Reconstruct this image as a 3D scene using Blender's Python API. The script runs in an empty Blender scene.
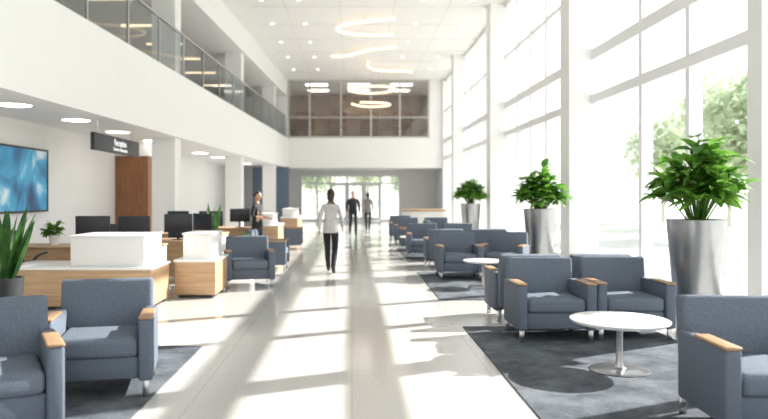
import bpy, bmesh, math, random
from mathutils import Vector, Matrix, Euler
random.seed(7)
S=bpy.context.scene
COL=S.collection

# ---------------------------------------------------------------- materials
def mat(name,col,rough=.5,metal=0.,noise=0.,nscale=20.,bump=0.,spec=.5,emis=None,estr=0.,coat=0.):
    m=bpy.data.materials.new(name); m.use_nodes=True
    nt=m.node_tree; b=nt.nodes['Principled BSDF']
    b.inputs['Base Color'].default_value=(*col,1)
    b.inputs['Roughness'].default_value=rough
    b.inputs['Metallic'].default_value=metal
    b.inputs['Specular IOR Level'].default_value=spec
    b.inputs['Coat Weight'].default_value=coat
    if emis:
        b.inputs['Emission Color'].default_value=(*emis,1)
        b.inputs['Emission Strength'].default_value=estr
    if noise or bump:
        tc=nt.nodes.new('ShaderNodeTexCoord'); n=nt.nodes.new('ShaderNodeTexNoise')
        n.inputs['Scale'].default_value=nscale; n.inputs['Detail'].default_value=4
        nt.links.new(tc.outputs['Object'],n.inputs['Vector'])
        if noise:
            r=nt.nodes.new('ShaderNodeValToRGB')
            r.color_ramp.elements[0].position=.3; r.color_ramp.elements[1].position=.7
            r.color_ramp.elements[0].color=(*[c*(1-noise) for c in col],1)
            r.color_ramp.elements[1].color=(*[min(1,c*(1+noise)) for c in col],1)
            nt.links.new(n.outputs['Fac'],r.inputs['Fac']); nt.links.new(r.outputs['Color'],b.inputs['Base Color'])
        if bump:
            bp=nt.nodes.new('ShaderNodeBump'); bp.inputs['Strength'].default_value=bump; bp.inputs['Distance'].default_value=.01
            nt.links.new(n.outputs['Fac'],bp.inputs['Height']); nt.links.new(bp.outputs['Normal'],b.inputs['Normal'])
    return m
def wood(name,c1,c2,axis=2,rough=.45):
    m=mat(name,c1,rough); nt=m.node_tree; b=nt.nodes['Principled BSDF']
    tc=nt.nodes.new('ShaderNodeTexCoord'); mp=nt.nodes.new('ShaderNodeMapping')
    s=[14,14,14]; s[axis]=.9; mp.inputs['Scale'].default_value=s
    n=nt.nodes.new('ShaderNodeTexNoise'); n.inputs['Scale'].default_value=2.2; n.inputs['Detail'].default_value=6; n.inputs['Distortion'].default_value=.6
    r=nt.nodes.new('ShaderNodeValToRGB'); r.color_ramp.elements[0].position=.32; r.color_ramp.elements[1].position=.68
    r.color_ramp.elements[0].color=(*c1,1); r.color_ramp.elements[1].color=(*c2,1)
    L=nt.links.new
    L(tc.outputs['Object'],mp.inputs['Vector']); L(mp.outputs['Vector'],n.inputs['Vector']); L(n.outputs['Fac'],r.inputs['Fac']); L(r.outputs['Color'],b.inputs['Base Color'])
    return m
def glass(name,tint=(1,1,1),fac=.08,rough=0.):
    m=bpy.data.materials.new(name); m.use_nodes=True; nt=m.node_tree; nt.nodes.clear()
    o=nt.nodes.new('ShaderNodeOutputMaterial'); mx=nt.nodes.new('ShaderNodeMixShader')
    t=nt.nodes.new('ShaderNodeBsdfTransparent'); g=nt.nodes.new('ShaderNodeBsdfGlossy')
    t.inputs['Color'].default_value=(*tint,1); g.inputs['Roughness'].default_value=rough
    mx.inputs['Fac'].default_value=fac
    nt.links.new(t.outputs[0],mx.inputs[1]); nt.links.new(g.outputs[0],mx.inputs[2]); nt.links.new(mx.outputs[0],o.inputs[0])
    return m
def floor_mat():
    m=mat('polished_terrazzo',(.78,.77,.75),.17,coat=.0,spec=.5); nt=m.node_tree; b=nt.nodes['Principled BSDF']; L=nt.links.new
    tc=nt.nodes.new('ShaderNodeTexCoord')
    n=nt.nodes.new('ShaderNodeTexNoise'); n.inputs['Scale'].default_value=60; n.inputs['Detail'].default_value=3
    n2=nt.nodes.new('ShaderNodeTexNoise'); n2.inputs['Scale'].default_value=.8
    r=nt.nodes.new('ShaderNodeValToRGB'); r.color_ramp.elements[0].color=(.49,.475,.455,1); r.color_ramp.elements[1].color=(.58,.565,.545,1)
    r.color_ramp.elements[0].position=.35; r.color_ramp.elements[1].position=.6
    br=nt.nodes.new('ShaderNodeTexBrick'); br.offset=0; br.inputs['Scale'].default_value=1; br.inputs['Brick Width'].default_value=1.2
    br.inputs['Row Height'].default_value=1.2; br.inputs['Mortar Size'].default_value=.006
    br.inputs['Color1'].default_value=(1,1,1,1); br.inputs['Color2'].default_value=(.97,.97,.97,1); br.inputs['Mortar'].default_value=(.82,.81,.8,1)
    mx=nt.nodes.new('ShaderNodeMixRGB'); mx.blend_type='MULTIPLY'; mx.inputs[0].default_value=1
    L(tc.outputs['Object'],n.inputs['Vector']); L(tc.outputs['Object'],n2.inputs['Vector']); L(tc.outputs['Object'],br.inputs['Vector'])
    L(n.outputs['Fac'],r.inputs['Fac']); L(r.outputs['Color'],mx.inputs[1]); L(br.outputs['Color'],mx.inputs[2]); L(mx.outputs[0],b.inputs['Base Color'])
    mr=nt.nodes.new('ShaderNodeMapRange'); mr.inputs['To Min'].default_value=.08; mr.inputs['To Max'].default_value=.18
    L(n2.outputs['Fac'],mr.inputs['Value']); L(mr.outputs[0],b.inputs['Roughness'])
    return m
def carpet_mat():
    m=mat('carpet_pattern',(.06,.075,.09),.95,spec=.1); nt=m.node_tree; b=nt.nodes['Principled BSDF']; L=nt.links.new
    tc=nt.nodes.new('ShaderNodeTexCoord'); n=nt.nodes.new('ShaderNodeTexNoise'); n.inputs['Scale'].default_value=2.4; n.inputs['Detail'].default_value=6; n.inputs['Roughness'].default_value=.7
    n3=nt.nodes.new('ShaderNodeTexNoise'); n3.inputs['Scale'].default_value=140
    r=nt.nodes.new('ShaderNodeValToRGB'); e=r.color_ramp.elements
    e[0].position=.38; e[0].color=(.07,.08,.095,1); e[1].position=.62; e[1].color=(.15,.165,.185,1)
    mx=nt.nodes.new('ShaderNodeMixRGB'); mx.blend_type='OVERLAY'; mx.inputs[0].default_value=.5
    L(tc.outputs['Object'],n.inputs['Vector']); L(tc.outputs['Object'],n3.inputs['Vector']); L(n.outputs['Fac'],r.inputs['Fac'])
    L(r.outputs['Color'],mx.inputs[1]); L(n3.outputs['Fac'],mx.inputs[2]); L(mx.outputs[0],b.inputs['Base Color'])
    bp=nt.nodes.new('ShaderNodeBump'); bp.inputs['Strength'].default_value=.5; bp.inputs['Distance'].default_value=.01
    L(n3.outputs['Fac'],bp.inputs['Height']); L(bp.outputs['Normal'],b.inputs['Normal'])
    return m
def picture_mat():
    m=mat('blue_artwork',(.05,.25,.6),.4); nt=m.node_tree; b=nt.nodes['Principled BSDF']; L=nt.links.new
    tc=nt.nodes.new('ShaderNodeTexCoord'); n=nt.nodes.new('ShaderNodeTexNoise'); n.inputs['Scale'].default_value=.9; n.inputs['Detail'].default_value=3; n.inputs['Distortion'].default_value=1.0
    r=nt.nodes.new('ShaderNodeValToRGB'); e=r.color_ramp.elements
    e[0].position=.32; e[0].color=(.004,.05,.15,1); e[1].position=.66; e[1].color=(.75,.9,1,1)
    x=e.new(.44); x.color=(.015,.22,.48,1); x=e.new(.56); x.color=(.06,.45,.75,1)
    L(tc.outputs['Object'],n.inputs['Vector']); L(n.outputs['Fac'],r.inputs['Fac']); L(r.outputs['Color'],b.inputs['Base Color'])
    return m
def leaf_mat(name,a,b_,tr=.35):
    m=mat(name,a,.42,spec=.4); nt=m.node_tree; b=nt.nodes['Principled BSDF']; L=nt.links.new
    tc=nt.nodes.new('ShaderNodeTexCoord'); n=nt.nodes.new('ShaderNodeTexNoise'); n.inputs['Scale'].default_value=6
    r=nt.nodes.new('ShaderNodeValToRGB'); e=r.color_ramp.elements; e[0].position=.35; e[1].position=.65
    e[0].color=(*a,1); e[1].color=(*b_,1)
    L(tc.outputs['Object'],n.inputs['Vector']); L(n.outputs['Fac'],r.inputs['Fac']); L(r.outputs['Color'],b.inputs['Base Color'])
    o=[x for x in nt.nodes if x.type=='OUTPUT_MATERIAL'][0]
    t=nt.nodes.new('ShaderNodeBsdfTranslucent'); L(r.outputs['Color'],t.inputs['Color'])
    mx=nt.nodes.new('ShaderNodeMixShader'); mx.inputs[0].default_value=tr
    L(b.outputs[0],mx.inputs[1]); L(t.outputs[0],mx.inputs[2]); L(mx.outputs[0],o.inputs[0])
    return m
M={}
M['wall']=mat('white_paint',(.81,.81,.81),.6,noise=.01,nscale=3)
M['ceil']=mat('ceiling_paint',(.81,.80,.79),.7,noise=.01,nscale=3)
M['trim']=mat('white_metal_frame',(.80,.81,.82),.35,noise=.01)
M['floor']=floor_mat(); M['carpet']=carpet_mat()
M['fabric']=mat('blue_grey_fabric',(.118,.142,.182),.8,noise=.12,nscale=160,bump=.3,spec=.25)
M['fabric2']=mat('blue_grey_weave',(.135,.160,.202),.85,noise=.25,nscale=120,bump=.5,spec=.2)
M['oak']=wood('oak',(.30,.18,.095),(.43,.27,.15),1)
M['oakp']=wood('oak_panel',(.42,.27,.15),(.55,.37,.22),0)
M['walnut']=wood('walnut_panel',(.22,.085,.035),(.34,.15,.065),2)
M['steel']=mat('brushed_steel',(.50,.50,.51),.28,1.,noise=.06,nscale=30)
M['planter']=mat('planter_metal',(.40,.41,.42),.30,.9,noise=.06,nscale=12)
M['white']=mat('white_laminate',(.78,.78,.77),.3,noise=.01)
M['black']=mat('black_plastic',(.016,.018,.024),.4,noise=.1)
M['screen']=mat('dark_screen',(.01,.015,.03),.15)
M['soil']=mat('soil',(.04,.025,.015),.95,noise=.4,nscale=40,bump=.6)
M['leaf']=leaf_mat('broad_leaf',(.055,.18,.018),(.19,.40,.06),.45)
M['leaf2']=leaf_mat('snake_leaf',(.02,.09,.02),(.09,.20,.05))
M['leaf3']=leaf_mat('hazed_tree_leaf',(.50,.58,.40),(.62,.69,.52))  # green paled so outdoor haze and window glare sit in the leaf colour
M['glass']=glass('window_glass',(.97,.98,.98),.05)
M['rail']=glass('railing_glass',(.86,.88,.89),.10)
M['part']=glass('partition_glass',(.85,.86,.87),.08)
M['frame']=mat('grey_mullion',(.45,.44,.43),.4,.3,noise=.05)
M['lamp']=mat('warm_led',(.3,.25,.2),.5,emis=(1,.76,.50),estr=1.7)
M['down']=mat('downlight_lens',(1,.95,.9),.5,emis=(1,.90,.78),estr=6)
M['brown']=mat('brown_wall',(.36,.29,.23),.7,noise=.15,nscale=1.5)
M['bluewall']=mat('slate_wall',(.13,.18,.25),.6,noise=.08,nscale=2)
M['grey']=mat('grey_partition',(.60,.60,.59),.6,noise=.1,nscale=1)
M['pave']=mat('pavement',(.55,.55,.52),.9,noise=.1,nscale=.8)
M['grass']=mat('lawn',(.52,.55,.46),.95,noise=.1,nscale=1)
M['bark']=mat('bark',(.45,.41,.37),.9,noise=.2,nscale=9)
M['pic']=picture_mat()
M['pot']=mat('dark_pot',(.03,.032,.036),.35,noise=.1)
M['text']=mat('sign_text',(.85,.85,.85),.5,emis=(1,1,1),estr=.6)
M['skin']=mat('skin',(.55,.33,.23),.5,noise=.05)
M['hair']=mat('dark_hair',(.03,.018,.012),.5,noise=.3,nscale=60)
M['eye']=mat('eye',(.03,.02,.02),.2)
M['lips']=mat('lips',(.45,.16,.13),.4)

# ---------------------------------------------------------------- mesh helpers
def link(o,parent=None):
    COL.objects.link(o)
    if parent is not None: o.parent=parent
    return o
def empty(name,loc=(0,0,0),rz=0):
    e=bpy.data.objects.new(name,None); e.empty_display_size=.2
    e.location=loc; e.rotation_euler=(0,0,math.radians(rz)); COL.objects.link(e); return e
def meshobj(name,bm,m,parent=None,smooth=False):
    me=bpy.data.meshes.new(name); bm.to_mesh(me); bm.free()
    for x in (m if isinstance(m,list) else [m]): me.materials.append(x)
    if smooth:
        for p in me.polygons: p.use_smooth=True
    return link(bpy.data.objects.new(name,me),parent)
def addbox(bm,c,s,rot=None,bevel=0,seg=2,mi=0):
    g=bmesh.new()
    bmesh.ops.create_cube(g,size=1)
    bmesh.ops.scale(g,vec=s,verts=g.verts)
    if bevel: bmesh.ops.bevel(g,geom=list(g.edges),offset=bevel,segments=seg,profile=.5,affect='EDGES')
    if rot: bmesh.ops.rotate(g,matrix=Euler(rot).to_matrix(),verts=g.verts)
    bmesh.ops.translate(g,vec=c,verts=g.verts)
    vs=[bm.verts.new(v.co) for v in g.verts]; g.verts.index_update()
    for f in g.faces:
        nf=bm.faces.new([vs[v.index] for v in f.verts]); nf.material_index=mi; nf.smooth=bool(bevel)
    g.free()
def box(name,c,s,m,parent=None,bevel=0,rot=None,seg=2):
    bm=bmesh.new(); addbox(bm,c,s,rot,bevel,seg); return meshobj(name,bm,m,parent)
def boxes(name,lst,m,parent=None,bevel=0):
    bm=bmesh.new()
    for c,s in lst: addbox(bm,c,s,None,bevel)
    return meshobj(name,bm,m,parent)
def bx(x0,x1,y0,y1,z0,z1): return (((x0+x1)/2,(y0+y1)/2,(z0+z1)/2),(x1-x0,y1-y0,z1-z0))
def rbox(name,x0,x1,y0,y1,z0,z1,m,parent=None,bevel=0):
    c,s=bx(x0,x1,y0,y1,z0,z1); return box(name,c,s,m,parent,bevel)
def pane(name,a,b,z0,z1,m,parent=None):
    bm=bmesh.new(); v=[bm.verts.new(p) for p in ((a[0],a[1],z0),(b[0],b[1],z0),(b[0],b[1],z1),(a[0],a[1],z1))]; bm.faces.new(v)
    return meshobj(name,bm,m,parent)
def prism(name,pts,z0,z1,m,parent=None):
    bm=bmesh.new(); a=[bm.verts.new((x,y,z0)) for x,y in pts]; b=[bm.verts.new((x,y,z1)) for x,y in pts]
    bm.faces.new(a[::-1]); bm.faces.new(b)
    for i in range(len(pts)):
        j=(i+1)%len(pts); bm.faces.new((a[i],a[j],b[j],b[i]))
    bmesh.ops.recalc_face_normals(bm,faces=bm.faces)
    return meshobj(name,bm,m,parent)
def lathe(name,prof,m,parent=None,n=48,loc=(0,0,0),smooth=True):
    bm=bmesh.new(); rings=[]
    for r,z in prof:
        rings.append([bm.verts.new((loc[0]+r*math.cos(2*math.pi*i/n),loc[1]+r*math.sin(2*math.pi*i/n),loc[2]+z)) for i in range(n)])
    for a,b in zip(rings,rings[1:]):
        for i in range(n):
            j=(i+1)%n; bm.faces.new((a[i],a[j],b[j],b[i]))
    bm.faces.new(rings[0][::-1]); bm.faces.new(rings[-1])
    o=meshobj(name,bm,m,parent,False)
    if smooth:
        for p in o.data.polygons: p.use_smooth=len(p.vertices)==4
        md=o.modifiers.new('es','EDGE_SPLIT'); md.split_angle=math.radians(40)
    return o
def tube(name,pts,r,m,parent=None,cyc=False,flat=None):
    cu=bpy.data.curves.new(name,'CURVE'); cu.dimensions='3D'; cu.bevel_depth=r; cu.bevel_resolution=3; cu.use_fill_caps=True
    sp=cu.splines.new('NURBS'); sp.points.add(len(pts)-1); sp.use_endpoint_u=True; sp.order_u=4; sp.use_cyclic_u=cyc
    for p,c in zip(sp.points,pts): p.co=(*c,1)
    cu.materials.append(m); return link(bpy.data.objects.new(name,cu),parent)

# ---------------------------------------------------------------- room shell
ZC=7.8; ZB=3.02; ZT=4.64; XR=5.05
def fx(y): return -4.64+(y-12.9)*.0466       # inner face line of the left gallery
rbox('floor',-9.8,5.6,-4,46,-.2,0,M['floor'])
rbox('carpet_near_windows',1.30,3.44,3.0,8.2,0,.012,M['carpet'])
rbox('carpet_mid_windows',1.30,3.40,10.3,14.0,0,.012,M['carpet'])
rbox('carpet_far_windows',1.30,3.40,16.2,20.5,0,.012,M['carpet'])
rbox('carpet_lounge',-4.6,-1.53,2.6,7.15,0,.012,M['carpet'])
rbox('ceiling',-10,5.6,-4,46,ZC,ZC+.2,M['ceil'])
boxes('ceiling_joints',[bx(-3.3,5,y-.008,y+.008,ZC-.008,ZC+.01) for y in [4+2.4*i for i in range(15)]]+
      [bx(x-.008,x+.008,0,38,ZC-.007,ZC+.01) for x in (-2.2,-.4,1.4,3.2)],M['grey'])
# left gallery slab, bulkhead
prism('gallery_slab',[(fx(38),38),(-9.8,38),(-9.8,-4),(fx(-4),-4)],ZB,ZT,M['wall'])
prism('upper_bulkhead',[(fx(37.98)-.02,37.98),(fx(37.98)-.5,37.98),(fx(-4)-.5,-4),(fx(-4)-.02,-4)],6.9,ZC-.002,M['wall'])
prism('upper_ceiling',[(fx(38)-.5,38),(-9.8,38),(-9.8,-4),(fx(-4)-.5,-4)],6.9,7.0,M['ceil'])
rbox('wall_left',-6.7,-6.5,-4,46,0,ZB,M['wall'])
rbox('baseboard_left',-6.5,-6.48,-4,19.2,0,.12,M['trim'])
rbox('wall_upper_left',-9.9,-9.7,-4,46,ZT,6.9,M['wall'])
lst=[]
for i in range(14):
    y=8+2.4*i; lst.append(bx(-8.05,-7.95,y-.05,y+.05,ZT,6.9))
lst.append(bx(-8.04,-7.96,-2,38,6.7,6.9)); lst.append(bx(-8.04,-7.96,-2,38,ZT,ZT+.15)); lst.append(bx(-8.04,-7.96,-2,38,5.7,5.76))
boxes('trim_upper_partition',lst,M['frame'])
pane('window_upper_partition',(-8,-2),(-8,38),ZT,6.9,M['part'])
for i,y in enumerate((18.3,26.6,34.6)):
    x=fx(y)-.1
    boxes('column',[bx(x-.66,x-.06,y-.3,y+.3,0,ZB),bx(x-.66,x-.06,y-.3,y+.3,ZT,6.9)],M['wall'])
rail=empty('gallery_railing',(0,0,0))
ang=math.atan(.0466)
for y in [0.5+2.0*i for i in range(19)]:
    x=fx(y)-.08
    box('post',(x,y,ZT+.55),(.04,.06,1.1),M['steel'],rail,rot=(0,0,-ang))
    if y<37: box('pane',(fx(y+1)-.08,y+1,ZT+.54),(.014,1.9,1.0),M['rail'],rail,rot=(0,0,-ang))
box('handrail',(fx(18.5)-.08,18.5,ZT+1.12),(.07,38,.05),M['steel'],rail,rot=(0,0,-ang))
rbox('wall_walnut',-6.5,-5.6,19.2,21.0,0,2.62,M['walnut'])
rbox('wall_walnut_soffit',-6.5,-5.55,19.15,21.05,2.62,ZB,M['wall'])
rbox('wall_slate',-5.2,-3.3,36.6,36.8,0,ZB,M['bluewall'])
# far end
rbox('wall_end_fascia',-9.8,5.6,38,46,ZB,ZT,M['wall'])
rbox('wall_end_upper_right',4.2,5.6,38,38.3,ZT,ZC,M['wall'])
rbox('wall_end_upper_left',-9.8,fx(38),38,38.3,ZT,ZC,M['wall'])
rbox('wall_end_upper_back',-9.8,5.6,44,44.2,ZT,ZC,M['brown'])
mx=[-3.43,-2.3,-.6,1.03,2.6,4.16]
boxes('trim_end_upper',[bx(x-.05,x+.05,38,38.12,ZT,ZC) for x in mx]+[bx(-3.47,4.2,38.01,38.11,ZC-.12,ZC),bx(-3.47,4.2,38.01,38.11,ZT,ZT+.1),bx(-3.47,4.2,38.01,38.11,ZT+1.1,ZT+1.16)],M['frame'])
pane('window_end_upper',(-3.47,38.06),(4.2,38.06),ZT,ZC,M['part'])
for i in range(4):
    b=empty('gallery_shelving',(-2.9+2.0*i,43.5,ZT))
    boxes('frame',[bx(-.55,-.5,-.2,.2,0,2),bx(.5,.55,-.2,.2,0,2)]+[bx(-.55,.55,-.19,.19,z,z+.04) for z in (0,.5,1,1.5,1.95)],M['walnut'],b)
for x in (-2,.4,2.8):
    for y in (39.6,41.8):
        o=empty('added_fill_panel',(x,y,ZC)); box('lens',(0,0,-.02),(1.2,.5,.04),M['down'],o)  # glowing panels added to brighten the room behind the upper glazing
# end entrance wall
boxes('wall_end',[bx(-9.8,-3.1,42,42.2,0,ZB),bx(2.9,5.6,42,42.2,0,ZB),bx(-3.1,2.9,42,42.2,2.75,ZB)],M['wall'])
ex=[-3.05,-2.1,-1.3,-.3,.7,1.7,2.85]
boxes('trim_entrance',[bx(x-.05,x+.05,41.94,42.21,0,2.75) for x in ex]+[bx(-3.1,2.9,41.96,42.19,2.2,2.3),bx(-3.1,2.9,41.96,42.19,2.65,2.74),bx(-3.1,-1.3,41.96,42.19,0,.1),bx(1.7,2.9,41.96,42.19,0,.1)],M['trim'])
pane('window_entrance',(-3.1,42.09),(2.9,42.09),0,2.75,M['glass'])
for i,x in enumerate((-1.25,-.25,.75)):
    d=empty('door_%d'%(i+1),(x+.0,41.9,0))
    boxes('door_frame',[bx(0,.08,-.03,.03,.02,2.2),bx(.82,.90,-.03,.03,.02,2.2),bx(.08,.82,-.03,.03,.02,.22),bx(.08,.82,-.03,.03,2.1,2.2)],M['trim'],d)
    tube('handle',[(.76,-.08,.85),(.76,-.08,1.0),(.76,-.08,1.2),(.76,-.08,1.3)],.015,M['steel'],d)
    pane('door_glass',(.08,0),(.82,0),.22,2.1,M['glass'],d)
boxes('wall_back',[bx(-9.8,5.6,-4.2,-4,6.9,ZC),bx(-9.8,-5.4,-4.2,-4,0,6.9),bx(5.0,5.6,-4.2,-4,0,6.9)],M['wall'])
boxes('trim_back_glazing',[bx(x-.06,x+.06,-4.15,-4,0,6.9) for x in (-5.3,-3.3,-1.2,.9,3,4.93)]+[bx(-5.4,5,-4.14,-4.01,z,z+.12) for z in (0.01,3.4)],M['trim'])
# right curtain wall
colY=(-.5,14.5,22.8,31.1)
for y in colY:
    rbox('column',4.5,5.1,y,y+.62,0,ZC,M['wall'])
rbox('column',4.80,5.1,8.2,8.5,0,ZC,M['wall'])
lst=[]
vy=[1.6,3.2,4.8,6.4,10.4,12.1,16.5,18,19.6,21.2,24.9,26.5,28.1,29.6,33.2,34.8,36.4]
for y in vy: lst.append(bx(4.98,5.18,y-.06,y+.06,0,ZC))
lst+= [bx(4.96,5.20,-4,37.9,3.44,3.62),bx(4.96,5.20,-4,37.9,4.34,4.56),bx(5.0,5.16,-4,37.9,6.0,6.1),bx(5.0,5.16,-4,37.9,ZC-.15,ZC-.01)]
boxes('trim_curtain_wall',lst,M['trim'])
pane('window_curtain_wall',(5.08,-4),(5.08,37.9),0,ZC,M['glass'])
boxes('wall_right_end',[bx(5.02,5.3,38.05,41.95,0,ZB-.01),bx(5.02,5.3,38.35,43.95,ZT+.01,ZC-.01),bx(4.9,5.3,37.75,37.99,0.001,ZC-.005)],M['wall'])
rbox('trim_window_sill',4.9,5.22,-4,37.7,0.001,.18,M['trim'])

# ---------------------------------------------------------------- ceiling lights
for x,y in ((-5.5,11.4),(-5.4,13.7),(-5.45,16.3),(-5.4,19),(-5.3,24.4),(-5.2,27.2),(-5.1,30),(-5.0,33),(-5.5,9),(-5.5,6.5),(-5.5,4)):
    o=empty('recessed_ceiling_light',(x,y,ZB)); 
    lathe('lens',[(.26,-.012),(.26,0)],M['down'],o,32); lathe('bezel',[(.30,-.008),(.30,0)],M['white'],o,32)
for y in [10+3.1*i for i in range(9)]:
    for x in (-2.9,-1.7,2.3,3.9):
        o=empty('ceiling_downlight',(x,y,ZC)); lathe('lens',[(.06,-.014),(.06,0)],M['down'],o,20); lathe('bezel',[(.09,-.008),(.09,0)],M['white'],o,20)
for y in (19,22,24.7,27.4,30.5,34):
    o=empty('linear_ceiling_light',(-6.6,y,6.9)); box('lens',(0,0,-.03),(1.3,.12,.05),M['lamp'],o,.01)
def swirl(loc,pts,z):
    o=empty('curved_pendant_light',loc)
    tube('led_tube',[(a,b,0) for a,b in pts],.055,M['lamp'],o)
    h=z-.0
    for p in (pts[1],pts[-2]): 
        tube('cable',[(p[0],p[1],0),(p[0],p[1],h*.3),(p[0],p[1],h*.7),(p[0],p[1],h)],.006,M['steel'],o)
swirl((.55,24.9,7.6),[(1.0,1.5),(.1,1.7),(-1.3,1.2),(-1.0,-.1),(-.1,-.5),(.9,-.9)],.2)
swirl((.3,29.6,7.6),[(-1.2,.9),(-.6,1.1),(.0,.1),(.6,-.7),(1.5,-.9)],.2)
swirl((1.75,33.2,7.6),[(-1.0,-1.1),(-1.1,.2),(-.2,1.2),(.5,.7),(1.2,1.2)],.2)
swirl((1.1,34.5,6.75),[(-1.2,.2),(-.9,1.4),(.4,1.4),(1.2,.2),(.8,-1.1),(-.2,-1.2),(-1.3,-.5)],1.05)
swirl((1.0,36.3,6.25),[(-1.0,-.2),(-.6,1.0),(.4,1.1),(1.3,.2),(.6,-.8),(-.6,-.8)],1.55)

# ---------------------------------------------------------------- armchair
def build_armchair():
    parts={}
    bm=bmesh.new()
    for s in (-1,1): addbox(bm,(s*.36,-.07,.365),(.105,.68,.47),None,.022,3)
    parts['arms']=(bm,M['fabric'])
    bm=bmesh.new()
    for s in (-1,1): addbox(bm,(s*.36,-.20,.607),(.107,.425,.022),None,.008,2)
    parts['arm_caps']=(bm,M['oak'])
    bm=bmesh.new(); addbox(bm,(0,-.06,.225),(.62,.62,.17),None,.015,2); parts['seat_base']=(bm,M['fabric'])
    bm=bmesh.new(); addbox(bm,(0,-.10,.38),(.605,.60,.15),None,.045,4); parts['seat_cushion']=(bm,M['fabric2'])
    bm=bmesh.new(); addbox(bm,(0,.315,.50),(.74,.15,.66),(math.radians(-7),0,0),.035,4)
    parts['back']=(bm,M['fabric2'])
    bm=bmesh.new()
    for s in (-1,1):
        for y in (-.36,.30):
            addbox(bm,(s*.36,y,.07),(.05,.022,.14),None,.003,1)
        addbox(bm,(s*.36,-.03,.13),(.048,.66,.02),None,.003,1)
    parts['steel_legs']=(bm,M['steel'])
    out={}
    for k,(bm,m) in parts.items():
        me=bpy.data.meshes.new(k); bm.to_mesh(me); bm.free(); me.materials.append(m); out[k]=me
    return out
AC=build_armchair()
def armchair(x,y,rz=0,z=0):
    e=empty('armchair',(x,y,z),rz)
    for k,me in AC.items(): link(bpy.data.objects.new(k,me),e)
    return e
CZ=.012
armchair(2.68,4.62,-2,CZ)
armchair(2.13,7.66,0,CZ); armchair(2.99,7.75,0,CZ)
armchair(2.16,8.85,180); armchair(3.02,8.85,180)
armchair(1.98,13.1,0,CZ); armchair(2.88,13.2,-24,CZ)
armchair(2.0,15.2,180); armchair(2.9,15.2,180)
armchair(1.75,17.2,0,CZ); armchair(2.65,17.2,0,CZ)
armchair(1.75,19.6,-90,CZ); armchair(1.75,22.2,0); armchair(2.7,22.2,0); armchair(1.7,24.4,0)
# left
armchair(-2.00,5.62,12,CZ); armchair(-2.34,4.52,28,CZ)
armchair(-1.78,12.05,13); armchair(-1.75,14.6,90); armchair(-1.85,20.2,90)

def round_table(x,y,z=0,r=.43,h=.45):
    o=empty('round_side_table',(x,y,z))
    lathe('top',[(r-.03,h-.035),(r-.005,h-.02),(r,h-.012),(r,h-.004),(r-.006,h)],M['white'],o,64)
    lathe('pedestal',[(.07,.014),(.045,.03),(.03,.08),(.028,h-.12),(.05,h-.05),(.12,h-.035)],M['steel'],o,32)
    lathe('base',[(.25,0),(.255,.006),(.24,.012),(.07,.022)],M['steel'],o,48)
round_table(2.35,6.15,CZ,.42); round_table(2.2,11.7,CZ,.34,.45); round_table(1.55,18.4,CZ,.3,.45)

# ---------------------------------------------------------------- plants
def leaf(bm,base,d,L,W,droop,mi=0,seg=6,fold=.25,roll=0,shape=1.0):
    d=Vector(d).normalized(); up=Vector((0,0,1))
    side=d.cross(up); side=side.normalized() if side.length>.05 else Vector((1,0,0))
    side=Matrix.Rotation(roll,3,d)@side
    p=Vector(base); rows=[]; cur=d.copy(); ax=side
    for i in range(seg+1):
        t=i/seg; w=W*.5*max(.02,math.sin(math.pi*min(1,(t**.8)*.97+.03))**shape)
        nrm=ax.cross(cur)
        rows.append((bm.verts.new(p-ax*w+nrm*w*fold),bm.verts.new(p),bm.verts.new(p+ax*w+nrm*w*fold)))
        cur=Matrix.Rotation(-droop/seg,3,ax)@cur; p=p+cur*(L/seg)
    for a,b in zip(rows,rows[1:]):
        for k in (0,1):
            f=bm.faces.new((a[k],a[k+1],b[k+1],b[k])); f.material_index=mi; f.smooth=True
def stem(bm,a,b,r,mi=0):
    a=Vector(a); b=Vector(b); d=(b-a).normalized(); s=d.orthogonal().normalized(); t=d.cross(s)
    va=[bm.verts.new(a+(s*math.cos(k*math.pi/2.5)+t*math.sin(k*math.pi/2.5))*r) for k in range(5)]
    vb=[bm.verts.new(b+(s*math.cos(k*math.pi/2.5)+t*math.sin(k*math.pi/2.5))*r*.7) for k in range(5)]
    for k in range(5): bm.faces.new((va[k],va[(k+1)%5],vb[(k+1)%5],vb[k])).material_index=mi
def leafy(parent,z0,H,R,n,seed,L=.30,W=.13,m=None):
    rnd=random.Random(seed); bm=bmesh.new()
    for i in range(n):
        a=rnd.random()*6.283; k=math.sqrt((i+.5)/n)
        tip=Vector((math.cos(a)*R*k*.72,math.sin(a)*R*k*.72,z0+H*(.92-.62*k*k)*(.62+.38*rnd.random())))
        b=Vector((math.cos(a)*.06*k,math.sin(a)*.06*k,z0-.02))
        mid=b.lerp(tip,.5)+Vector((0,0,H*.08)); stem(bm,b,mid,.009); stem(bm,mid,tip,.007)
        for j in range(7):
            t=.25+.75*j/6; p=mid.lerp(tip,max(0,(t-.25)/.75))
            aa=a+rnd.uniform(-1.9,1.9); el=rnd.uniform(-.05,1.0)+.25*(1-k)
            d=(math.cos(aa)*math.cos(el),math.sin(aa)*math.cos(el),math.sin(el))
            leaf(bm,p,d,L*rnd.uniform(.75,1.15),W*rnd.uniform(.8,1.15),rnd.uniform(.5,1.3),roll=rnd.uniform(-.5,.5))
    return meshobj('foliage',bm,m or M['leaf'],parent)
def big_planter(x,y,seed,h=1.34,r=.335,H=1.04):
    o=empty('potted_plant_in_steel_planter',(x,y,0))
    lathe('planter',[(r*.66,0),(r*.68,.01),(r*.98,h-.02),(r,h),(r*.93,h),(r*.90,h-.06)],M['planter'],o,64)
    lathe('soil',[(r*.9,h-.08),(r*.9,h-.045)],M['soil'],o,32)
    leafy(o,h-.05,H,.60,46,seed)
big_planter(3.82,7.75,1,1.28,.318,1.12)
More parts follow.
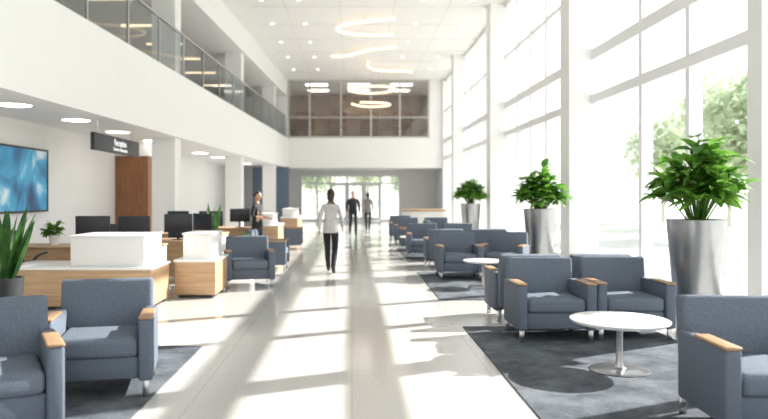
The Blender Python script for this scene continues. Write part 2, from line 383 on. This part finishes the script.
big_planter(3.74,13.9,2,1.28,.33,.96); big_planter(3.9,23,3,1.27,.33)
def snake_plant(x,y,z,ph,pr,H,n,name='potted_snake_plant',seed=1,pot=None):
    o=empty(name,(x,y,z)); rnd=random.Random(seed)
    lathe('pot',[(pr*.75,0),(pr,ph*.96),(pr,ph),(pr*.9,ph),(pr*.88,ph-.02)],pot or M['pot'],o,40)
    bm=bmesh.new()
    for i in range(n):
        a=rnd.random()*6.283; k=rnd.random(); b=(math.cos(a)*pr*.5*k,math.sin(a)*pr*.5*k,ph-.03)
        d=(math.cos(a)*.35*k,math.sin(a)*.35*k,1)
        leaf(bm,b,d,H*rnd.uniform(.6,1),H*.11,rnd.uniform(.0,.35),fold=.3,roll=rnd.uniform(-1.5,1.5),shape=.55)
    meshobj('blades',bm,M['leaf2'],o)
snake_plant(-3.75,7.55,0,.66,.20,.85,26)
def bushy(x,y,z,ph,pr,H,R,n,seed,pot):
    o=empty('potted_desk_plant',(x,y,z))
    lathe('pot',[(pr*.75,0),(pr,ph*.96),(pr,ph),(pr*.9,ph),(pr*.88,ph-.02)],pot,o,32)
    leafy(o,ph-.02,H,R,n,seed,L=.16,W=.06)

# ---------------------------------------------------------------- reception desks
def desk(x0,x1,y0,y1,bx0,bx1,by0,by1,name='reception_desk',zt=.54,zb=.95):
    cx,cy=(x0+x1)/2,(y0+y1)/2; o=empty(name,(cx,cy,0))
    f=lambda n,a,b,c,d,e,g,m,bv=.006: rbox(n,a-cx,b-cx,c-cy,d-cy,e,g,m,o,bv)
    f('plinth',x0+.05,x1-.05,y0+.05,y1-.05,0,.06,M['black'],0)
    f('oak_body',x0,x1,y0,y1,.05,zt,M['oakp'])
    f('worktop',x0-.02,x1+.02,y0-.02,y1+.02,zt,zt+.04,M['white'],.01)
    f('counter_riser',bx0,bx1,by0,by1,zt+.035,zb,M['white'],.01)
    f('counter_cap',bx0-.015,bx1+.015,by0-.015,by1+.015,zb-.002,zb+.025,M['white'],.008)
desk(-4.7,-2.70,9.4,10.35,-3.80,-2.80,9.44,10.3,zb=.98)
desk(-2.66,-2.05,10.5,11.5,-2.55,-2.12,10.56,11.4)
def workdesk(x0,x1,y0,y1,h=.74):
    cx,cy=(x0+x1)/2,(y0+y1)/2; o=empty('office_desk',(cx,cy,0)); w=(x1-x0)/2; d=(y1-y0)/2
    rbox('desktop',-w,w,-d,d,h-.03,h,M['oakp'],o,.006)
    rbox('panel_a',-w+.02,-w+.06,-d+.03,d-.03,0,h-.03,M['white'],o); rbox('panel_b',w-.06,w-.02,-d+.03,d-.03,0,h-.03,M['white'],o)
    rbox('modesty_panel',-w+.06,w-.06,-d+.03,-d+.05,.1,h-.03,M['oakp'],o)
def monitor(x,y,z,rz=0,w=.54,h=.33):
    o=empty('computer_monitor',(x,y,z),rz)
    box('housing',(0,0,.14+h/2),(w,.035,h),M['black'],o,.01); box('display',(0,.0185,.145+h/2),(w-.03,.002,h-.035),M['screen'],o)
    box('neck',(0,.03,.10),(.05,.03,.20),M['black'],o,.005); box('stand_foot',(0,.02,.006),(.22,.17,.012),M['black'],o,.004)
workdesk(-5.6,-3.1,11.0,11.8); monitor(-4.22,11.4,.74,8); monitor(-3.55,11.4,.74,-6)
workdesk(-3.6,-2.45,12.4,13.2); monitor(-3.15,12.7,.74,20,.5); monitor(-2.75,12.9,.74,-35,.5)
workdesk(-4.2,-2.7,14.6,15.4); monitor(-3.0,14.9,.74,15,.5); monitor(-3.7,14.9,.74,-15,.5)
workdesk(-3.9,-2.5,17.2,18); monitor(-2.8,17.5,.74,15,.5)
workdesk(-5.9,-4.95,9.4,10.0,.66)
def office_chair(x,y,rz):
    o=empty('office_chair',(x,y,0),rz)
    box('seat',(0,0,.47),(.48,.48,.08),M['black'],o,.03,seg=3); box('backrest',(0,.24,.78),(.44,.06,.5),M['black'],o,.028,rot=(math.radians(-8),0,0),seg=3)
    lathe('gas_lift',[(.03,.08),(.03,.43)],M['steel'],o,16)
    bm=bmesh.new()
    for k in range(5):
        a=k*math.pi*2/5; addbox(bm,(math.cos(a)*.15,math.sin(a)*.15,.085),(.3,.045,.03),(0,0,a),.006)
        addbox(bm,(math.cos(a)*.28,math.sin(a)*.28,.035),(.07,.05,.07),(0,0,a),.02)
    meshobj('star_base',bm,M['black'],o)
    for s in (-1,1): tube('armrest',[(s*.24,.1,.46),(s*.29,.1,.55),(s*.29,.08,.67),(s*.27,-.15,.68)],.018,M['black'],o)
office_chair(-4.95,10.65,150); office_chair(-4.1,12.45,20); office_chair(-3.5,14.1,10)
bushy(-4.85,11.4,.74,.16,.09,.24,.18,12,11,M['white'])
snake_plant(-2.75,13.8,0,.7,.15,.75,18,seed=9,pot=M['white'])
bushy(-2.05,13.45,0,.45,.2,.42,.34,26,13,M['white'])
desk(-2.35,-1.75,16.6,18.0,-2.3,-1.9,16.7,17.9,'service_counter',.8,1.08)
desk(-2.3,-1.75,22.5,24.4,-2.25,-1.85,22.6,24.3,'service_counter',.8,1.08)
o=empty('service_counter',(2.65,26,0))
rbox('body',-.75,.75,-.3,.3,0,.95,M['white'],o,.01); rbox('oak_top',-.8,.8,-.35,.35,.95,1.02,M['oakp'],o,.01)
# directional sign
o=empty('hanging_direction_sign',(-4.95,14.75,0))
rbox('panel',-.04,.04,-1.4,1.4,2.42,2.76,M['black'],o,.01)
for y in (-1.1,1.1): tube('hanger',[(0,y,2.76),(0,y,2.85),(0,y,2.95),(0,y,3.02)],.012,M['steel'],o)
for k,(t,sz) in enumerate((('Reception',.19),('Check-in  Information',.10))):
    c=bpy.data.curves.new('sign_text','FONT'); c.body=t; c.size=sz; c.extrude=.002; c.align_x='CENTER'; c.materials.append(M['text'])
    t_=link(bpy.data.objects.new('lettering',c),o); t_.rotation_euler=(math.pi/2,0,math.pi/2); t_.location=(.043,.1,2.58-.11*k)
o=empty('framed_wall_art',(-6.5,13.0,1.85))
box('canvas',(.03,0,0),(.05,3.6,1.24),M['pic'],o); 
boxes('picture_frame',[bx(0,.07,-1.83,-1.79,-.64,.64),bx(0,.07,1.79,1.83,-.64,.64),bx(0,.071,-1.83,1.83,.61,.65),bx(0,.071,-1.83,1.83,-.65,-.61)],M['black'],o)

# ---------------------------------------------------------------- outdoors
rbox('ground_outside',-60,60,-40,120,-.45,-.25,M['grass'])
rbox('pavement_outside',5.7,10.5,-20,46,-.25,-.06,M['pave']); rbox('pavement_entrance',-8,8,46.1,56,-.25,-.05,M['pave'])
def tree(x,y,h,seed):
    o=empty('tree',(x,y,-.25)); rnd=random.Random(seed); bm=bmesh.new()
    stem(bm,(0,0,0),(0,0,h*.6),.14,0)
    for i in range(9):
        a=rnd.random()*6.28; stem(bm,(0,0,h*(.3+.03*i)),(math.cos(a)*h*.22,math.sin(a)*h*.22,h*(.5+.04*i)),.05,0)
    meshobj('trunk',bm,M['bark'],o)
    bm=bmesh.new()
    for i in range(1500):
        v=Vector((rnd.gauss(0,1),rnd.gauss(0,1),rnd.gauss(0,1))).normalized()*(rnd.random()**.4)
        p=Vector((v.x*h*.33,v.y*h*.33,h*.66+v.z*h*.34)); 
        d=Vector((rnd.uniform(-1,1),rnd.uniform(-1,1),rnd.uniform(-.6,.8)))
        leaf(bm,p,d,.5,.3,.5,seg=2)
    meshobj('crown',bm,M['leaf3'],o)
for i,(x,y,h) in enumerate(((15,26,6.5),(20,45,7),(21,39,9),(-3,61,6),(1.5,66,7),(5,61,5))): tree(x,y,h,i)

# ---------------------------------------------------------------- people
def skinmesh(name,nodes,edges,root,parent,mats,classify=None,sub=2):
    idx={k:i for i,k in enumerate(nodes)}
    me=bpy.data.meshes.new(name); me.from_pydata([nodes[k][0] for k in nodes],[(idx[a],idx[b]) for a,b in edges],[])
    ob=bpy.data.objects.new(name,me); COL.objects.link(ob)
    sk=ob.modifiers.new('skin','SKIN'); sk.use_smooth_shade=True; sk.branch_smoothing=.4
    for k,i in idx.items():
        r=nodes[k][1]; r=r if isinstance(r,tuple) else (r,r)
        me.skin_vertices[0].data[i].radius=r; me.skin_vertices[0].data[i].use_root=(k==root)
    ss=ob.modifiers.new('sub','SUBSURF'); ss.levels=sub; ss.render_levels=sub
    dg=bpy.context.evaluated_depsgraph_get(); dg.update()
    m2=bpy.data.meshes.new_from_object(ob.evaluated_get(dg)); bpy.data.objects.remove(ob)
    m2.materials.clear()
    for m in mats: m2.materials.append(m)
    o=link(bpy.data.objects.new(name,m2),parent)
    for p in m2.polygons:
        p.use_smooth=True
        if classify:
            c=p.center; best=None
            for a,b in edges:
                A=Vector(nodes[a][0]); B=Vector(nodes[b][0]); t=max(0,min(1,(c-A).dot(B-A)/max(1e-9,(B-A).length_squared)))
                dd=(c-A-(B-A)*t).length
                if best is None or dd<best[0]: best=(dd,a,b,t)
            p.material_index=classify(best[1],best[2],best[3],c)
    return o
def ellipsoid(name,c,r,m,parent,seg=20,fn=None):
    bm=bmesh.new(); bmesh.ops.create_uvsphere(bm,u_segments=seg*2,v_segments=seg,radius=1)
    for v in bm.verts:
        p=v.co.copy()
        v.co=Vector((p.x*r[0],p.y*r[1],p.z*r[2]))
        if fn: v.co=fn(v.co,p)
        v.co+=Vector(c)
    return meshobj(name,bm,m,parent,True)
def hand(parent,w,d,side,fwd=(0,-1,0)):
    d=Vector(d).normalized(); f=Vector(fwd); s=f
    n={}; e=[]; w=Vector(w)
    n['w']=(tuple(w),.022); pm=w+d*.045; n['p']=(tuple(pm),(.034,.017)); pe=w+d*.085; n['q']=(tuple(pe),(.036,.015)); e+=[('w','p'),('p','q')]
    inn=Vector((-side,0,0))
    for k,(off,L) in enumerate(((-.03,.062),(-.010,.072),(.010,.068),(.029,.052))):
        b=pe+s*(-off)+d*.004; a1=b+d*L*.5+inn*.006; a2=a1+d*L*.35+inn*.016
        for nm,p in (('a',b),('b',a1),('c',a2)): n[nm+str(k)]=(tuple(p),.0085 if nm!='c' else .007)
        e+=[('q','a%d'%k),('a%d'%k,'b%d'%k),('b%d'%k,'c%d'%k)]
    t0=w+d*.03+s*.03; t1=t0+d*.03+s*.018+inn*.008; t2=t1+d*.028+s*.004+inn*.008
    for nm,p in (('t0',t0),('t1',t1),('t2',t2)): n[nm]=(tuple(p),.0095)
    e+=[('p','t0'),('t0','t1'),('t1','t2')]
    return skinmesh('hand',n,e,'w',parent,[M['skin']],None,1)
def person(name,x,y,rz,top,pants,shoes,female=True,stride=1.,hair='bun',sc=1.,arms='swing',z=0,sleeve=1.0):
    o=empty(name,(x,y,z),rz); o.scale=(sc,)*3
    hw=.085; st=stride
    w=.15 if female else .18
    tk=1.0 if female else 1.12
    N={'pel':((0,0,.93),(.15,.11)),'bel':((0,-.005,1.07),(.138*tk,.10*tk)),'che':((0,0,1.24),(.152*tk,.108*tk)),'nb':((0,.012,1.375),(.09*tk,.07)),'nk':((0,.0,1.47),.05),
       'hL':((hw,0,.86),.095),'kL':((hw,-.05-.13*st,.49),.066),'cL':((hw,-.05-.15*st,.34),.062),'aL':((hw-.01,-.27*st,.08),.045),'tL':((hw,-.14-.27*st,.028),(.045,.034)),
       'hR':((-hw,0,.86),.095),'kR':((-hw,-.03+.06*st,.48),.066),'cR':((-hw,.02+.17*st,.34),.062),'aR':((-hw+.01,.33*st,.08+.06*st),.045),'tR':((-hw,-.14+.35*st,.028),(.045,.034)),
       'sL':((w,.01,1.34),.055*tk),'sR':((-w,.01,1.34),.055*tk)}
    if arms=='swing':
        N.update({'eL':((w+.06,.08*st+.02,1.09),.046*tk),'wL':((w+.07,.10*st-.03,.86),.032),'eR':((-w-.06,-.04*st+.02,1.08),.046*tk),'wR':((-w-.06,-.20*st-.05,.88),.032)})
    else:
        N.update({'eL':((w+.06,.02,1.09),.046),'wL':((w-.02,-.22,1.05),.030),'eR':((-w-.06,.02,1.09),.046),'wR':((-w+.02,-.22,1.05),.030)})
    E=[('pel','bel'),('bel','che'),('che','nb'),('nb','nk'),('pel','hL'),('hL','kL'),('kL','cL'),('cL','aL'),('aL','tL'),('pel','hR'),('hR','kR'),('kR','cR'),('cR','aR'),('aR','tR'),
       ('che','sL'),('sL','eL'),('eL','wL'),('che','sR'),('sR','eR'),('eR','wR')]
    mt=mat(name+'_top',top,.8,noise=.1); mp=mat(name+'_trousers',pants,.8,noise=.1); ms=mat(name+'_shoes',shoes,.5,noise=.05)
    def cl(a,b,t,c):
        if b in('tL','tR') or (b in('aL','aR') and t>.93): return 2
        if b=='nk': return 3 if t>.25 else 0
        if b in('wL','wR'): return 3 if t>sleeve-.02 else 0
        if b in('eL','eR'): return 3 if t>sleeve+.55 else 0
        if c.z<(.84 if female else .93) and a in('pel','hL','hR','kL','kR','cL','cR'): return 1
        return 0
    skinmesh('body',N,E,'pel',o,[mt,mp,ms,M['skin']],cl)
    hb=.152 if female else .162
    lathe('garment_hem',[(hb,.80 if female else .86),(hb+.006,.84 if female else .89),(hb,.95),(.135*tk,1.04),(.10*tk,1.13)],mt,o,28).scale=(1.0,.78,1)
    for s,k,e in ((1,'wL','eL'),(-1,'wR','eR')):
        W=Vector(N[k][0]); D=W-Vector(N[e][0]); hand(o,W,D,s)
    hc=(0,-.015,1.555)
    def face(v,p):
        if p.y<-.2:
            v=v.copy(); g=math.exp(-(p.x/.16)**2)
            v.y-=.020*g*math.exp(-((p.z+.12)/.17)**2)
            v.y+=.008*math.exp(-((abs(p.x)-.38)/.2)**2)*math.exp(-((p.z-.06)/.15)**2)
            v.y-=.006*g*math.exp(-((p.z+.75)/.2)**2)
        if p.z<0: v=Vector((v.x*(1+.22*p.z),v.y,v.z))
        return v
    ellipsoid('head',hc,(.072,.088,.108),M['skin'],o,20,face)
    for s in (-1,1):
        ellipsoid('eye',(s*.028,hc[1]-.080,hc[2]+.006),(.011,.008,.007),M['eye'],o,8)
        ellipsoid('ear',(s*.073,hc[1]+.008,hc[2]-.008),(.010,.018,.030),M['skin'],o,8)
    ellipsoid('mouth',(0,hc[1]-.082,hc[2]-.055),(.022,.008,.006),M['lips'],o,8)
    def hf(v,p):
        v=v.copy()
        if p.y<-.25 and p.z<.45: v=Vector((v.x*.93,v.y*.35,v.z))
        if p.z<-.35: v=Vector((v.x*.85,v.y*.9,v.z*.85))
        return v
    ellipsoid('hair',(0,hc[1]+.014,hc[2]+.016),(.080,.092,.108),M['hair'],o,20,hf)
    if hair=='bun': ellipsoid('hair_bun',(0,hc[1]+.115,hc[2]+.045),(.04,.035,.04),M['hair'],o,12)
    if hair=='long':
        ellipsoid('hair_length',(0,hc[1]+.062,hc[2]-.045),(.074,.045,.10),M['hair'],o,14)
    return o
person('walking_woman',-.42,13.9,176,(.50,.49,.48),(.012,.012,.016),(.02,.02,.02),True,1.,'long',1.0)
person('walking_man',.04,26.5,8,(.018,.018,.024),(.024,.026,.034),(.02,.02,.02),False,.8,'short',1.02,sleeve=.9)
person('walking_visitor',.68,30,175,(.24,.22,.21),(.05,.05,.06),(.03,.03,.03),True,.8,'long',1.0)
person('receptionist',-2.15,15.9,70,(.015,.014,.016),(.02,.02,.025),(.02,.02,.02),True,.25,'bun',.98,arms='desk',sleeve=.4)

# ---------------------------------------------------------------- light and camera
sun=bpy.data.lights.new('sun','SUN'); sun.energy=13; sun.angle=math.radians(.7); sun.color=(1,.96,.90)
so=bpy.data.objects.new('sun',sun); COL.objects.link(so)
el=math.radians(33); az=Vector((-.90,-.43,0)).normalized()
dv=Vector((az.x*math.cos(el),az.y*math.cos(el),-math.sin(el)))
so.rotation_euler=dv.to_track_quat('-Z','Y').to_euler(); so.location=(20,20,15)
w=bpy.data.worlds.new('sky'); S.world=w; w.use_nodes=True; nt=w.node_tree
bg=nt.nodes['Background']; tc=nt.nodes.new('ShaderNodeTexCoord'); sp=nt.nodes.new('ShaderNodeSeparateXYZ'); r=nt.nodes.new('ShaderNodeValToRGB')
r.color_ramp.elements[0].position=0; r.color_ramp.elements[0].color=(1,.98,.95,1); r.color_ramp.elements[1].position=.8; r.color_ramp.elements[1].color=(.84,.91,1,1)
nt.links.new(tc.outputs['Generated'],sp.inputs[0]); nt.links.new(sp.outputs['Z'],r.inputs['Fac']); nt.links.new(r.outputs['Color'],bg.inputs['Color'])
bg.inputs['Strength'].default_value=1.65
cam=bpy.data.cameras.new('camera'); co=bpy.data.objects.new('camera',cam); COL.objects.link(co)
co.location=(0,0,1.55); co.rotation_euler=(math.pi/2,0,0)
ZK=1; ZX,ZY=384,209.5
cam.sensor_width=36; cam.lens=700/768*36*ZK; cam.shift_x=(ZX-352)/768*ZK; cam.shift_y=-(ZY-195)/768*ZK
cam.dof.use_dof=True; cam.dof.focus_distance=7.0; cam.dof.aperture_fstop=1.1
cam.clip_end=300
S.camera=co
S.view_settings.view_transform='Standard'; S.view_settings.exposure=.14
